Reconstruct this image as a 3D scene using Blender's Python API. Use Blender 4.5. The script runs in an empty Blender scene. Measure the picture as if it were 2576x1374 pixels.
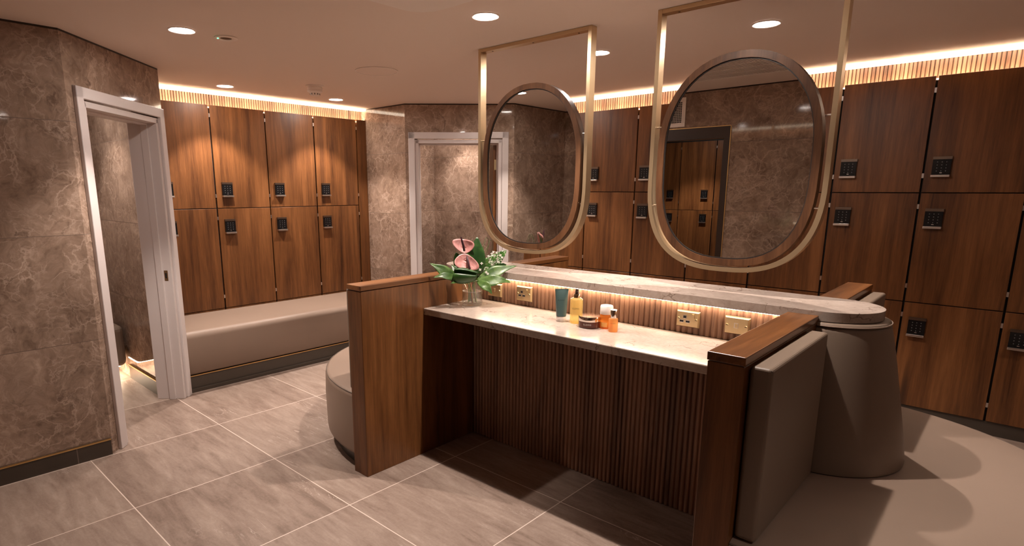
import bpy, math, random
from mathutils import Vector, Matrix
random.seed(7)
PI = math.pi
SC = bpy.context.scene
COL = SC.collection
S2 = math.sqrt(0.5)

# ------------------------------------------------------------------ helpers
class MB:
    """collects verts / faces for ONE mesh object"""
    def __init__(s): s.v = []; s.f = []; s.m = []; s.sm = []
    def add(s, vs, fs, mi=0, smooth=False):
        b = len(s.v); s.v += [tuple(p) for p in vs]
        for f in fs: s.f.append([b + i for i in f]); s.m.append(mi); s.sm.append(smooth)
        return s
    def box(s, x0, x1, y0, y1, z0, z1, mi=0):
        return s.add([(x0,y0,z0),(x1,y0,z0),(x1,y1,z0),(x0,y1,z0),(x0,y0,z1),(x1,y0,z1),(x1,y1,z1),(x0,y1,z1)],
                     [(0,3,2,1),(4,5,6,7),(0,1,5,4),(1,2,6,5),(2,3,7,6),(3,0,4,7)], mi)
    def obox(s, o, a, b, c, mi=0):
        """oriented box from corner o with edge vectors a, b, c"""
        o, a, b, c = Vector(o), Vector(a), Vector(b), Vector(c)
        P = [o, o+a, o+a+b, o+b, o+c, o+a+c, o+a+b+c, o+b+c]
        fs = [(0,3,2,1),(4,5,6,7),(0,1,5,4),(1,2,6,5),(2,3,7,6),(3,0,4,7)]
        if a.cross(b).dot(c) < 0: fs = [f[::-1] for f in fs]
        return s.add(P, fs, mi)
    def prism(s, poly, z0, z1, mi=0, smooth=False):
        n = len(poly)
        ar = sum(poly[i][0]*poly[(i+1)%n][1]-poly[(i+1)%n][0]*poly[i][1] for i in range(n))
        if ar < 0: poly = poly[::-1]
        s.add([(x,y,z0) for x,y in poly]+[(x,y,z1) for x,y in poly], [list(range(n))[::-1], list(range(n,2*n))], mi)
        s.add([(x,y,z0) for x,y in poly]+[(x,y,z1) for x,y in poly],
              [(i,(i+1)%n,n+(i+1)%n,n+i) for i in range(n)], mi, smooth)
        return s
    def loft(s, rings, mi=0, closed=True, cap=True, smooth=True):
        n = len(rings[0]); vs = [p for r in rings for p in r]; fs = []
        m = n if closed else n-1
        for k in range(len(rings)-1):
            for i in range(m):
                j = (i+1) % n
                fs.append((k*n+i, k*n+j, (k+1)*n+j, (k+1)*n+i))
        s.add(vs, fs, mi, smooth)
        if cap and closed:
            s.add(rings[0], [list(range(n))[::-1]], mi); s.add(rings[-1], [list(range(n))], mi)
        return s
    def lathe(s, prof, c=(0,0,0), seg=32, mi=0, cap=True):
        rings = [[(c[0]+r*math.cos(2*PI*i/seg), c[1]+r*math.sin(2*PI*i/seg), c[2]+z) for i in range(seg)] for r, z in prof]
        return s.loft(rings, mi, True, cap)
    def tube(s, pts, r, seg=8, mi=0, cap=True):
        pts = [Vector(p) for p in pts]; rings = []
        rs = r if isinstance(r, (list, tuple)) else [r]*len(pts)
        prev = None
        for i, p in enumerate(pts):
            t = (pts[min(i+1,len(pts)-1)]-pts[max(i-1,0)]).normalized()
            if prev is None:
                a = t.cross(Vector((0,0,1)));
                if a.length < 1e-3: a = t.cross(Vector((1,0,0)))
            else: a = prev - t*prev.dot(t)
            a.normalize(); prev = a; b = t.cross(a)
            rings.append([p + (a*math.cos(2*PI*k/seg)+b*math.sin(2*PI*k/seg))*rs[i] for k in range(seg)])
        return s.loft(rings, mi, True, cap)
    def build(s, name, mats, parent=None, bevel=0, seg=2, origin=None, solid=0, subsurf=0, sharp=35):
        me = bpy.data.meshes.new(name)
        o = origin or (0,0,0)
        me.from_pydata([(x-o[0],y-o[1],z-o[2]) for x,y,z in s.v], [], s.f)
        for mt in (mats if isinstance(mats,(list,tuple)) else [mats]): me.materials.append(mt)
        for p, mi, sm in zip(me.polygons, s.m, s.sm): p.material_index = mi; p.use_smooth = sm
        me.validate(); me.update()
        if any(s.sm): me.set_sharp_from_angle(angle=math.radians(sharp))
        ob = bpy.data.objects.new(name, me); COL.objects.link(ob)
        if parent: ob.parent = parent
        elif origin: ob.location = origin
        if solid:
            q = ob.modifiers.new('thickness','SOLIDIFY'); q.thickness = solid; q.offset = 0
        if bevel:
            q = ob.modifiers.new('soft_edge','BEVEL'); q.width = bevel; q.segments = seg; q.limit_method = 'ANGLE'; q.angle_limit = math.radians(40)
        if subsurf:
            q = ob.modifiers.new('smooth','SUBSURF'); q.levels = subsurf; q.render_levels = subsurf
        return ob

def thing(name, label, cat, loc=(0,0,0), rz=0, group=None):
    o = bpy.data.objects.new(name, None); COL.objects.link(o); o.empty_display_size = .1
    o.location = loc; o.rotation_euler = (0,0,rz); o['label'] = label; o['category'] = cat
    if group: o['group'] = group
    return o
def tag(o, label, cat, group=None):
    o['label'] = label; o['category'] = cat
    if group: o['group'] = group
    return o
def struct(o): o['kind'] = 'structure'; return o
def dup(root, loc, rz, label, group=None):
    r = root.copy(); COL.objects.link(r); r.location = loc; r.rotation_euler = (0,0,rz); r['label'] = label
    if group: r['group'] = group
    for ch in root.children:
        c = ch.copy(); COL.objects.link(c); c.parent = r
        for g in ch.children:
            d = g.copy(); COL.objects.link(d); d.parent = c
    return r

# ------------------------------------------------------------------ materials
class NT:
    def __init__(s, name):
        s.mat = bpy.data.materials.new(name); s.mat.use_nodes = True
        s.t = s.mat.node_tree; s.b = s.t.nodes['Principled BSDF']
    def n(s, typ, ins=None, **kw):
        nd = s.t.nodes.new(typ)
        for k, v in kw.items(): setattr(nd, k, v)
        for k, v in (ins or {}).items(): s.set(nd.inputs[k], v)
        return nd
    def set(s, sock, v):
        if isinstance(v, bpy.types.NodeSocket): s.t.links.new(v, sock)
        else: sock.default_value = v
    def m(s, op, a, b=0.0, c=None):
        ins = {0:a, 1:b}
        if c is not None: ins[2] = c
        return s.n('ShaderNodeMath', ins, operation=op).outputs[0]
    def vm(s, op, a, b):
        return s.n('ShaderNodeVectorMath', {0:a, 1:b}, operation=op).outputs[0]
    def noise(s, vec, scale, detail=4, rough=.55, dist=0.0):
        return s.n('ShaderNodeTexNoise', {'Vector':vec,'Scale':scale,'Detail':detail,'Roughness':rough,'Distortion':dist}).outputs['Fac']
    def ramp(s, fac, stops):
        nd = s.n('ShaderNodeValToRGB', {'Fac':fac}); e = nd.color_ramp.elements
        while len(e) < len(stops): e.new(.5)
        for q, (p, c) in zip(e, stops): q.position = p; q.color = (*c, 1) if len(c) == 3 else c
        return nd.outputs['Color']
    def mix(s, fac, a, b, mode='MIX'):
        nd = s.n('ShaderNodeMix', data_type='RGBA', blend_type=mode)
        s.set(nd.inputs[0], fac)
        for i, v in ((6,a),(7,b)): s.set(nd.inputs[i], v if isinstance(v, bpy.types.NodeSocket) else (*v,1))
        return nd.outputs[2]
    def step(s, x, lo, hi):
        nd = s.n('ShaderNodeMapRange', {0:x,1:lo,2:hi,3:0.0,4:1.0}, interpolation_type='SMOOTHSTEP'); return nd.outputs[0]
    def coord(s): return s.n('ShaderNodeTexCoord').outputs['Object']
    def sep(s, v): return s.n('ShaderNodeSeparateXYZ', {0:v}).outputs
    def comb(s, x, y, z): return s.n('ShaderNodeCombineXYZ', {0:x,1:y,2:z}).outputs[0]
    def rnd(s): return s.n('ShaderNodeObjectInfo').outputs['Random']
    def out(s, **kw):
        for k, v in kw.items():
            k = {'color':'Base Color','rough':'Roughness','metal':'Metallic','spec':'Specular IOR Level','trans':'Transmission Weight','ior':'IOR','emit':'Emission Color','power':'Emission Strength','coat':'Coat Weight','normal':'Normal','sheen':'Sheen Weight'}[k]
            if isinstance(v, tuple) and len(v) == 3: v = (*v, 1)
            s.set(s.b.inputs[k], v)
        return s.mat
    def bump(s, h, strength=.2, dist=.002):
        return s.n('ShaderNodeBump', {'Height':h,'Strength':strength,'Distance':dist}).outputs['Normal']

def plain(name, color, rough=.5, metal=0, **kw):
    return NT(name).out(color=color, rough=rough, metal=metal, **kw)

def walnut(name, axis='z', gain=1.0, rough=.38, grey=0.0):
    n = NT(name); r = n.rnd()
    v = n.vm('ADD', n.coord(), n.comb(n.m('MULTIPLY',r,37.0), n.m('MULTIPLY',r,23.0), n.m('MULTIPLY',r,11.0)))
    st = {'z':(1,1,.055),'y':(1,.055,1),'x':(.055,1,1)}[axis]
    v = n.vm('MULTIPLY', v, st)
    warp = n.noise(v, 2.2, 2, .5)
    v2 = n.vm('ADD', v, n.comb(n.m('MULTIPLY',warp,.16), n.m('MULTIPLY',warp,.16), n.m('MULTIPLY',warp,.16)))
    a = n.noise(v2, 8.0, 4, .55, .4)
    b = n.noise(v2, 34, 5, .65, .3)
    c = n.noise(v2, 170, 3, .6)
    f = n.m('ADD', n.m('MULTIPLY',a,.50), n.m('ADD', n.m('MULTIPLY',b,.36), n.m('MULTIPLY',c,.16)))
    g = gain
    C = lambda x,y,z: tuple(min(1, (q*(1-grey)+grey*(x+y+z)/3)*g) for q in (x,y,z))
    col = n.ramp(f, [(.36,C(.032,.0115,.0038)),(.44,C(.066,.0245,.0078)),(.52,C(.100,.0385,.0120)),(.60,C(.134,.0535,.0172)),(.70,C(.172,.0720,.0250))])
    # dark heart streaks and occasional knots
    k = n.step(n.noise(n.vm('MULTIPLY', v, (1,1,1)), 3.1, 3, .6, 1.2), .60, .72)
    col = n.mix(n.m('MULTIPLY',k,.55), col, C(.030,.011,.005))
    vk = n.n('ShaderNodeTexVoronoi', {'Vector':n.vm('MULTIPLY', v2, (1,1,2.4)),'Scale':3.0}, feature='F1').outputs['Distance']
    kn = n.m('SUBTRACT', 1.0, n.step(vk, .02, .10))
    col = n.mix(n.m('MULTIPLY',kn,.75), col, C(.016,.007,.004))
    return n.out(color=col, rough=rough, spec=.4)

ZTOP = 2.368
def marble(name, z0, pitch, gain=1.0, rough=.13):
    n = NT(name); co = n.coord(); x, y, z = n.sep(co)[:3]
    t = n.m('DIVIDE', n.m('SUBTRACT', z, z0), pitch)
    row = n.m('FLOOR', t); fr = n.m('FRACT', t)
    wn = n.n('ShaderNodeTexWhiteNoise', {'Vector':n.comb(row, 3.0, 1.0)}, noise_dimensions='3D').outputs['Color']
    v = n.vm('ADD', co, n.vm('MULTIPLY', wn, (9,9,9)))
    w1 = n.n('ShaderNodeTexNoise', {'Vector':v,'Scale':2.6,'Detail':3.0,'Roughness':.6}).outputs['Color']
    vd = n.vm('ADD', v, n.vm('MULTIPLY', w1, (.26,.26,.26)))
    cloud = n.noise(vd, 4.6, 6, .66, .4)
    fine = n.noise(vd, 17, 5, .7, .8)
    f = n.m('ADD', n.m('MULTIPLY',cloud,.55), n.m('MULTIPLY',fine,.45))
    g = gain
    G = lambda c: tuple(q*g for q in c)
    col = n.ramp(f, [(.34,G((.071,.046,.032))),(.45,G((.120,.082,.060))),(.54,G((.153,.107,.080))),(.66,G((.218,.159,.121)))])
    # crackled pale veins
    w2 = n.n('ShaderNodeTexNoise', {'Vector':v,'Scale':9.0,'Detail':5.0,'Roughness':.65}).outputs['Color']
    vv = n.vm('ADD', vd, n.vm('MULTIPLY', w2, (.12,.12,.12)))
    def crack(scale, wd, mscale, lo, hi, off):
        e = n.n('ShaderNodeTexVoronoi', {'Vector':n.vm('ADD', vv, (off,off*.7,off*1.3)),'Scale':scale}, feature='DISTANCE_TO_EDGE').outputs['Distance']
        l = n.m('SUBTRACT', 1.0, n.step(e, .0, wd))
        return n.m('MULTIPLY', l, n.step(n.noise(n.vm('ADD', vd, (off,0,off)), mscale, 3, .6), lo, hi))
    col = n.mix(n.m('MULTIPLY', crack(3.2,.028,2.6,.46,.62,1.0), .34), col, G((.37,.285,.23)))
    col = n.mix(n.m('MULTIPLY', crack(7.5,.050,4.0,.44,.62,4.0), .36), col, G((.34,.26,.21)))
    col = n.mix(n.m('MULTIPLY', crack(18.,.10,6.0,.44,.62,9.0), .34), col, G((.30,.23,.185)))
    dk = n.step(n.noise(vv, 9.0, 5, .72, .6), .585, .68)
    col = n.mix(n.m('MULTIPLY',dk,.55), col, G((.045,.028,.020)))
    col = n.mix(n.step(z, ZTOP-.012, ZTOP-.009), col, (.030,.020,.015))  # shadow gap below the ceiling, painted into the tile colour as a dark band
    jt = n.m('MINIMUM', fr, n.m('SUBTRACT', 1.0, fr))
    j = n.m('SUBTRACT', 1.0, n.step(jt, .0015, .0045))
    col = n.mix(n.m('MULTIPLY',j,.8), col, G((.055,.036,.027)))
    return n.out(color=col, rough=n.m('ADD', rough, n.m('MULTIPLY', j, .5)), spec=.5)

def floor_mat():
    n = NT('porcelain_floor_tile'); co = n.coord(); x, y, z = n.sep(co)[:3]
    P = .7495
    tu = n.m('DIVIDE', n.m('SUBTRACT', x, -4.525), P); tv = n.m('DIVIDE', n.m('SUBTRACT', y, .028), P)
    iu, iv = n.m('FLOOR', tu), n.m('FLOOR', tv); fu, fv = n.m('FRACT', tu), n.m('FRACT', tv)
    wn = n.n('ShaderNodeTexWhiteNoise', {'Vector':n.comb(iu, iv, 1.0)}, noise_dimensions='3D')
    tone = wn.outputs['Value']
    v = n.vm('ADD', co, n.vm('MULTIPLY', wn.outputs['Color'], (13,13,13)))
    rot = n.n('ShaderNodeMapping', {'Vector':v,'Rotation':(0,0,.55),'Scale':(.9,4.6,1)}).outputs[0]
    big = n.noise(rot, 2.1, 4, .6, .8)
    st = n.noise(rot, 6.5, 6, .68, .5)
    gr = n.noise(v, 70, 5, .7)
    f = n.m('ADD', n.m('MULTIPLY',big,.45), n.m('ADD', n.m('MULTIPLY',st,.34), n.m('ADD', n.m('MULTIPLY',gr,.16), n.m('MULTIPLY',tone,.10))))
    col = n.ramp(f, [(.39,(.165,.113,.087)),(.49,(.240,.174,.139)),(.57,(.290,.217,.176)),(.67,(.360,.280,.231))])
    rg = n.m('ABSOLUTE', n.m('SUBTRACT', n.noise(rot, 1.7, 5, .62, 1.3), .5))
    l = n.m('SUBTRACT', 1.0, n.step(rg, .001, .011))
    mk = n.step(n.noise(v, 2.0, 2, .5), .54, .66)
    col = n.mix(n.m('MULTIPLY', n.m('MULTIPLY',l,mk), .45), col, (.56,.47,.41))
    du = n.m('MINIMUM', fu, n.m('SUBTRACT',1.0,fu)); dv = n.m('MINIMUM', fv, n.m('SUBTRACT',1.0,fv))
    d = n.m('MINIMUM', du, dv)
    j = n.m('SUBTRACT', 1.0, n.step(d, .0022, .0042))
    col = n.mix(j, col, (.66,.55,.48))
    return n.out(color=col, rough=n.m('ADD', .40, n.m('MULTIPLY', st, .15)), spec=.35)

def quartz(name='veined_quartz'):
    n = NT(name); v = n.coord()
    w = n.n('ShaderNodeTexNoise', {'Vector':v,'Scale':6.0,'Detail':4.0}).outputs['Color']
    vd = n.vm('ADD', v, n.vm('MULTIPLY', w, (.16,.16,.16)))
    f = n.m('ADD', n.m('MULTIPLY', n.noise(vd, 7, 4, .6), .6), n.m('MULTIPLY', n.noise(v, 60, 3, .6), .4))
    col = n.ramp(f, [(.35,(.295,.236,.198)),(.5,(.355,.290,.247)),(.66,(.415,.345,.298))])
    e = n.n('ShaderNodeTexVoronoi', {'Vector':n.vm('ADD', vd, n.vm('MULTIPLY', n.n('ShaderNodeTexNoise', {'Vector':v,'Scale':26.0,'Detail':3.0}).outputs['Color'], (.05,.05,.05))),'Scale':13.0}, feature='DISTANCE_TO_EDGE').outputs['Distance']
    l = n.m('SUBTRACT', 1.0, n.step(e, .003, .045))
    mk = n.step(n.noise(v, 6.0, 3, .6, .5), .50, .62)
    col = n.mix(n.m('MULTIPLY', n.m('MULTIPLY',l,mk), .72), col, (.12,.078,.055))
    return n.out(color=col, rough=.20, spec=.5)

def leather(name, c):
    n = NT(name); v = n.coord()
    vo = n.n('ShaderNodeTexVoronoi', {'Vector':v,'Scale':330.0}, feature='F1').outputs['Distance']
    b = n.bump(vo, .12, .0012)
    f = n.noise(v, 5, 3, .5)
    col = n.mix(f, tuple(q*.94 for q in c), tuple(q*1.06 for q in c))
    return n.out(color=col, rough=.46, spec=.38, normal=b)

def brushed(name, c, rough=.32):
    n = NT(name); v = n.vm('MULTIPLY', n.coord(), (90,90,4))
    f = n.noise(v, 6, 3, .6)
    return n.out(color=n.mix(f, tuple(q*.88 for q in c), tuple(min(1,q*1.08) for q in c)), rough=rough, metal=1.0)

def led(name, c, p): return NT(name).out(color=(0,0,0), rough=1.0, spec=0.0, emit=c, power=p)

M = {}
M['door_wood'] = walnut('walnut_veneer', 'z', 1.48)
M['panel_wood'] = walnut('walnut_panel', 'z', 1.42, .33)
M['cap_wood'] = walnut('walnut_capping', 'y', 1.7, .30)
M['flute'] = walnut('fluted_walnut', 'z', 3.2, .42, .40)
M['wood_ring'] = walnut('mirror_walnut', 'z', 1.05, .40, .15)
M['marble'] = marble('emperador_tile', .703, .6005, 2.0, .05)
M['floor'] = floor_mat()
M['quartz'] = quartz()
M['leather'] = leather('taupe_leather', (.190,.140,.104))
M['leather_seat'] = leather('taupe_seat_leather', (.265,.192,.148))
M['piping'] = plain('taupe_piping', (.15,.115,.092), .5)
M['gold'] = plain('champagne_metal', (.66,.50,.31), .36, .88)
M['brass'] = brushed('brushed_brass', (.66,.52,.31), .38)
M['brass_trim'] = plain('brass_trim_metal', (.72,.47,.20), .35, 1.0)
M['white'] = plain('white_paint', (.66,.60,.585), .42)
M['ceiling'] = plain('ceiling_paint', (.88,.765,.69), .62, spec=.25)
M['white_plastic'] = plain('white_plastic', (.93,.85,.79), .4)
M['skirt'] = plain('dark_skirting_tile', (.055,.042,.032), .28)
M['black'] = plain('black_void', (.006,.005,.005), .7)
M['lock_black'] = plain('lock_black', (.007,.007,.008), .22)
M['bronze'] = plain('lock_bronze', (.18,.13,.10), .38, 1.0)
M['chrome'] = plain('satin_chrome', (.72,.66,.62), .28, 1.0)
M['key'] = plain('key_print', (.13,.125,.12), .5)
M['mirror'] = plain('mirror_silver', (.80,.79,.77), .0, 1.0)
M['dark_edge'] = plain('dark_seal', (.02,.016,.014), .4)
M['dark_frame'] = plain('dark_brown_frame', (.035,.017,.010), .4)
def clear(name, tint, gloss=1.0, body=None, amt=0.0, rough=.02, ior=1.45):
    """thin clear wall: see-through tint, fresnel reflection, optional milky body"""
    n = NT(name); t = n.t
    tr = n.n('ShaderNodeBsdfTransparent', {0:(*tint,1)}).outputs[0]
    if body:
        di = n.n('ShaderNodeBsdfDiffuse', {0:(*body,1)}).outputs[0]; tl = n.n('ShaderNodeBsdfTranslucent', {0:(*body,1)}).outputs[0]
        dm = n.n('ShaderNodeMixShader', {0:.5,1:di,2:tl}).outputs[0]
        tr = n.n('ShaderNodeMixShader', {0:amt,1:tr,2:dm}).outputs[0]
    gl = n.n('ShaderNodeBsdfGlossy', {0:(1,1,1,1),1:rough}).outputs[0]
    fc = n.n('ShaderNodeLayerWeight', {0:.5}).outputs['Facing']
    fr = n.m('MULTIPLY', n.m('ADD', n.m('MULTIPLY', n.m('POWER', fc, 4.0), .45), .035), gloss)
    mx = n.n('ShaderNodeMixShader', {0:fr,1:tr,2:gl}).outputs[0]
    t.links.new(mx, t.nodes['Material Output'].inputs['Surface']); return n.mat
M['glass'] = clear('clear_glass', (.96,.965,.96), 1.3, (.85,.84,.82), .015)
M['edge_glint'] = clear('edge_glint', (.95,.95,.95), 1.5, (.92,.88,.84), .55)  # milky white that paints bright glints on rim, foot and waterline
M['water_sheen'] = clear('water_sheen', (.95,.95,.95), 2.0, (.90,.86,.82), .22)  # whitish body painted in as sheen on the water surface
M['water'] = clear('water', (.94,.95,.94), 1.0, (.85,.84,.80), .05, .02, 1.33)
M['lens'] = led('lamp_lens', (1.0,.88,.80), 230.0)
M['lens_dim'] = led('lamp_lens_dim', (1.0,.88,.80), 60.0)
M['led_warm'] = led('warm_led', (1.0,.70,.43), 50.0)
M['led_line'] = led('warm_led_line', (1.0,.80,.60), 9.0)
M['led_shelf'] = led('shelf_led', (1.0,.77,.55), 34.0)
M['green'] = led('green_indicator', (.1,1.0,.45), 6.0)

# ------------------------------------------------------------------ room data (x along the island, y across it)
ZC = 2.368
HC = 1.65*.9375
U_W = -3.796                          # left wall
D0, D1 = (-3.796,.901), (-4.534,1.639)       # left chamfer with door
B0, B1 = (-4.590,3.916), (-3.845,4.661)      # back chamfer with door
K_F, K_S = -5.22, -5.31               # left locker fronts, fluted frieze
R_F, R_S = 4.83, 4.92
WT = .15

# ------------------------------------------------------------------ shell
struct(MB().box(-6.3,2.2,-4.3,5.9,-.08,0).build('floor', M['floor']))
struct(MB().box(-6.3,2.2,-4.3,5.9,ZC,ZC+.1).build('ceiling', M['ceiling']))
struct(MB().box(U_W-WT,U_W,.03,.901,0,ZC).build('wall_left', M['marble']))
def chamfer(P, Q, name, a, b, zt):
    """wall between plan points P, Q with a door opening from a to b along it"""
    P, Q = Vector((*P,0)), Vector((*Q,0)); t = (Q-P).normalized(); L = (Q-P).length
    nrm = Vector((t.y,-t.x,0))
    if nrm.dot(Vector((-2,2.78,0))-P) < 0: nrm = -nrm
    mb = MB(); dz = Vector((0,0,1))
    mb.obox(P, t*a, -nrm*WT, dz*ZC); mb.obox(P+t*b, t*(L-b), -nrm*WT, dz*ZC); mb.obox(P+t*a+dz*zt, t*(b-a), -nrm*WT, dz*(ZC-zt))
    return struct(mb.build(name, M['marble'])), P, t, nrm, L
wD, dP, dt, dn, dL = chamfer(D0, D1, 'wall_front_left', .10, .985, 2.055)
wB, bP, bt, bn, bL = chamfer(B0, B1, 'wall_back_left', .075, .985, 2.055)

def door(name, P, t, nrm, a, b, hinge_at_a, dz_top):
    """door set: a, b are the outer architrave edges along the wall"""
    P = Vector(P); z = Vector((0,0,1)); t = Vector(t); nrm = Vector(nrm)
    root = bpy.data.objects.new(name, None); COL.objects.link(root); root.location = P + t*(a+b)/2; struct(root)
    o = root.location
    def put(mb, nm, mat, par=root, bevel=0.0):
        return mb.build(nm, mat, par, bevel, origin=o)
    aw, lw = .062, .048
    ar = MB()
    ar.obox(P+t*a, t*aw, nrm*.022, z*dz_top); ar.obox(P+t*(b-aw), t*aw, nrm*.022, z*dz_top)
    ar.obox(P+t*a+z*(dz_top-aw), t*(b-a), nrm*.022, z*aw)
    put(ar, 'architrave', M['white'], bevel=.004)
    ln = MB(); dep = .20
    zt = dz_top-aw-.012
    for s0, d in ((a+aw+.006, 1), (b-aw-.006, -1)):
        ln.obox(P+t*s0+nrm*.006, t*(d*.030), -nrm*dep, z*zt)
        ln.obox(P+t*(s0+d*.030)-nrm*.055, t*(d*.012), -nrm*.045, z*(zt-.03))
        ln.obox(P+t*(s0-d*.012)+nrm*.0, t*(d*.016), -nrm*dep*.98, z*(zt+.004))
    ln.obox(P+t*(a+aw-.006)+nrm*.006+z*(zt-.030), t*(b-a-2*aw+.012), -nrm*dep, z*.034)
    ln.obox(P+t*(a+aw+.02)-nrm*.055+z*(zt-.042), t*(b-a-2*aw-.04), -nrm*.045, z*.014)
    put(ln, 'door_lining', M['white'], bevel=.002)
    # walnut leaf standing open inside the cubicle
    if hinge_at_a: h0, d = a+aw+.036, 1
    else: h0, d = b-aw-.036, -1
    lf = MB().obox(P+t*h0-nrm*.10, t*(d*.044), -nrm*.60, z*(zt-.045))
    leaf = put(lf, 'door_leaf', M['panel_wood'], bevel=.002)
    for hz in (.28, 1.02, 1.74):
        hg = MB().obox(P+t*(h0-d*.002)-nrm*.0965+z*hz, t*(d*.034), nrm*.0012, z*.10)
        for q in range(3):
            hg.obox(P+t*(h0+d*.014)-nrm*.0955+z*(hz+.015+q*.03), t*(d*.007), nrm*.0012, z*.007)
        hg.tube([P+t*(h0-d*.006)-nrm*.092+z*hz, P+t*(h0-d*.006)-nrm*.092+z*(hz+.10)], .006)
        put(hg, 'hinge', M['brass'], leaf)
    # strike plate on the other jamb
    s0 = (b-aw-.006-.030) if hinge_at_a else (a+aw+.006+.030); d2 = -1 if hinge_at_a else 1
    sp = MB().obox(P+t*(s0)-nrm*.022+z*.90, t*(d2*.0015), -nrm*.026, z*.075)
    sp.obox(P+t*(s0+d2*.0015)-nrm*.030+z*.918, t*(d2*.0006), -nrm*.011, z*.038, 1)
    put(sp, 'strike_plate', [M['brass'], M['black']])
    return root
door('door_1', dP, dt, dn, .055, 1.032, True, 2.098)
door('door_2', bP, bt, bn, .032, 1.034, False, 2.098)

# walls of the locker recesses, cubicles and the passage behind the camera
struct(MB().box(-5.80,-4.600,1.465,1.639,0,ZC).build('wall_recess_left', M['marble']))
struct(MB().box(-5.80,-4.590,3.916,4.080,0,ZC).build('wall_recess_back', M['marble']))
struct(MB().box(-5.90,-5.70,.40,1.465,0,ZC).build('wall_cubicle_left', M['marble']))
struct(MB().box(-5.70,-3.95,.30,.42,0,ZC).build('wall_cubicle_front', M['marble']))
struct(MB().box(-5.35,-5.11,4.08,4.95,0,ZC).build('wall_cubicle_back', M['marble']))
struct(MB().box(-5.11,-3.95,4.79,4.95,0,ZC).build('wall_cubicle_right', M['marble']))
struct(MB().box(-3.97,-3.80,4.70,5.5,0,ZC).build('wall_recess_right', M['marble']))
struct(MB().box(-5.75,-5.62,1.639,3.916,0,ZC).build('wall_locker_left', M['ceiling']))
struct(MB().box(-3.80,.457,5.30,5.45,0,ZC).build('wall_locker_right', M['ceiling']))
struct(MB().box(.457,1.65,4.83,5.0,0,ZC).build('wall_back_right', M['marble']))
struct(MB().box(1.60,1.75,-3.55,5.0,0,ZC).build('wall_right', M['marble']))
# rear wall (seen in the big mirror) with a dark framed doorway
OU0, OU1, OZ = -2.95, -2.035, 2.045
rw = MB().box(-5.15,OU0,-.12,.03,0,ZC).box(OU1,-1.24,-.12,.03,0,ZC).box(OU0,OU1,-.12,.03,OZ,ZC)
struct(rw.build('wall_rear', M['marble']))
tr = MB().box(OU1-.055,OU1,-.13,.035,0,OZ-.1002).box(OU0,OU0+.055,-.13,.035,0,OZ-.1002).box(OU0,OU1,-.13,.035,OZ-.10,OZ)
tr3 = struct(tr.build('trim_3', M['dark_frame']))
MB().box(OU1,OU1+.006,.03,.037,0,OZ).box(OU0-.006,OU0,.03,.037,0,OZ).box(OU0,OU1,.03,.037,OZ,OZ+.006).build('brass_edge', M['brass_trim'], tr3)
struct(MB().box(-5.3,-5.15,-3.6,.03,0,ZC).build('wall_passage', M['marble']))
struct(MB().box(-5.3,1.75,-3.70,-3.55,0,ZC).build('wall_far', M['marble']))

# baseboards
bl = struct(MB().box(U_W,U_W+.012,.03,.893,0,.092).build('baseboard_left', M['skirt']))
MB().box(U_W,U_W+.014,.03,.893,.092,.099).build('brass_trim', M['brass_trim'], bl)
MB().box(U_W+.0121,U_W+.0126,.716,.721,0,.092).build('tile_joint', M['piping'], bl)
bc = struct(MB().box(-5.30,-4.635,1.452,1.465,0,.112).build('baseboard_cubicle', M['skirt']))
MB().box(-5.30,-4.635,1.448,1.465,.112,.119).build('brass_trim', M['brass_trim'], bc)
bo = struct(MB().box(-5.70,-5.688,.42,1.452,0,.112).build('baseboard_cubicle_left', M['white']))

# fluted friezes above the lockers, with LED lines
def flutes(L, H, pitch, depth, flat=.5, seg=5):
    """fluted board: x 0..L, faces -y (front at y=-depth), z 0..H"""
    n = max(1, round(L/pitch)); p = L/n; prof = []
    for i in range(n):
        for k in range(seg+1):
            a = k/seg
            prof.append(((i+.04+.92*a)*p, -depth*(1-abs(2*a-1)**(2/flat))**.5 if 0 < a < 1 else -depth*.05))
    mb = MB(); m = len(prof)
    mb.add([(x,y,0) for x,y in prof]+[(x,y,H) for x,y in prof], [(i,i+1,m+i+1,m+i) for i in range(m-1)], 0, False)
    mb.add([(0,0,0),(L,0,0),(L,0,H),(0,0,H),(0,.012,0),(L,.012,0),(L,.012,H),(0,.012,H)], [(4,7,6,5),(0,3,7,4),(1,5,6,2),(3,2,6,7),(0,4,5,1)], 0)
    top = [(x,y,H) for x,y in prof]+[(L,.0,H),(0,.0,H)]; bot = [(x,y,0) for x,y in prof]+[(L,.0,0),(0,.0,0)]
    mb.add(top, [list(range(m+2))], 0); mb.add(bot, [list(range(m+2))[::-1]], 0)
    return mb
def battens(L, H, pitch, depth, gap=.26):
    """flat battens on a backing board: x 0..L, faces -y, z 0..H"""
    n = max(1, round(L/pitch)); p = L/n; mb = MB().box(0,L,0,.012,0,H); g = p*gap/2
    for i in range(n):
        x0, x1 = i*p+g, (i+1)*p-g; c = .003
        P = [(x0,0),(x0,-depth+c),(x0+c,-depth),(x1-c,-depth),(x1,-depth+c),(x1,0)]
        mb.add([(x,y,0) for x,y in P]+[(x,y,H) for x,y in P], [(k,k+1,7+k,6+k) for k in range(5)]+[(0,6,11,5)][:0]+[tuple(range(6))[::-1], tuple(range(6,12))])
    return mb
f1 = battens(3.916-1.639, ZC-2.234, .0225, .015).build('trim_1', M['flute']); struct(f1)
f1.location = (K_S, 1.639, 2.234); f1.rotation_euler = (0,0,PI/2)
f2 = battens(.457+3.80, ZC-2.221, .0225, .015).build('trim_2', M['flute']); struct(f2)
f2.location = (-3.80, R_S, 2.221)
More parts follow.
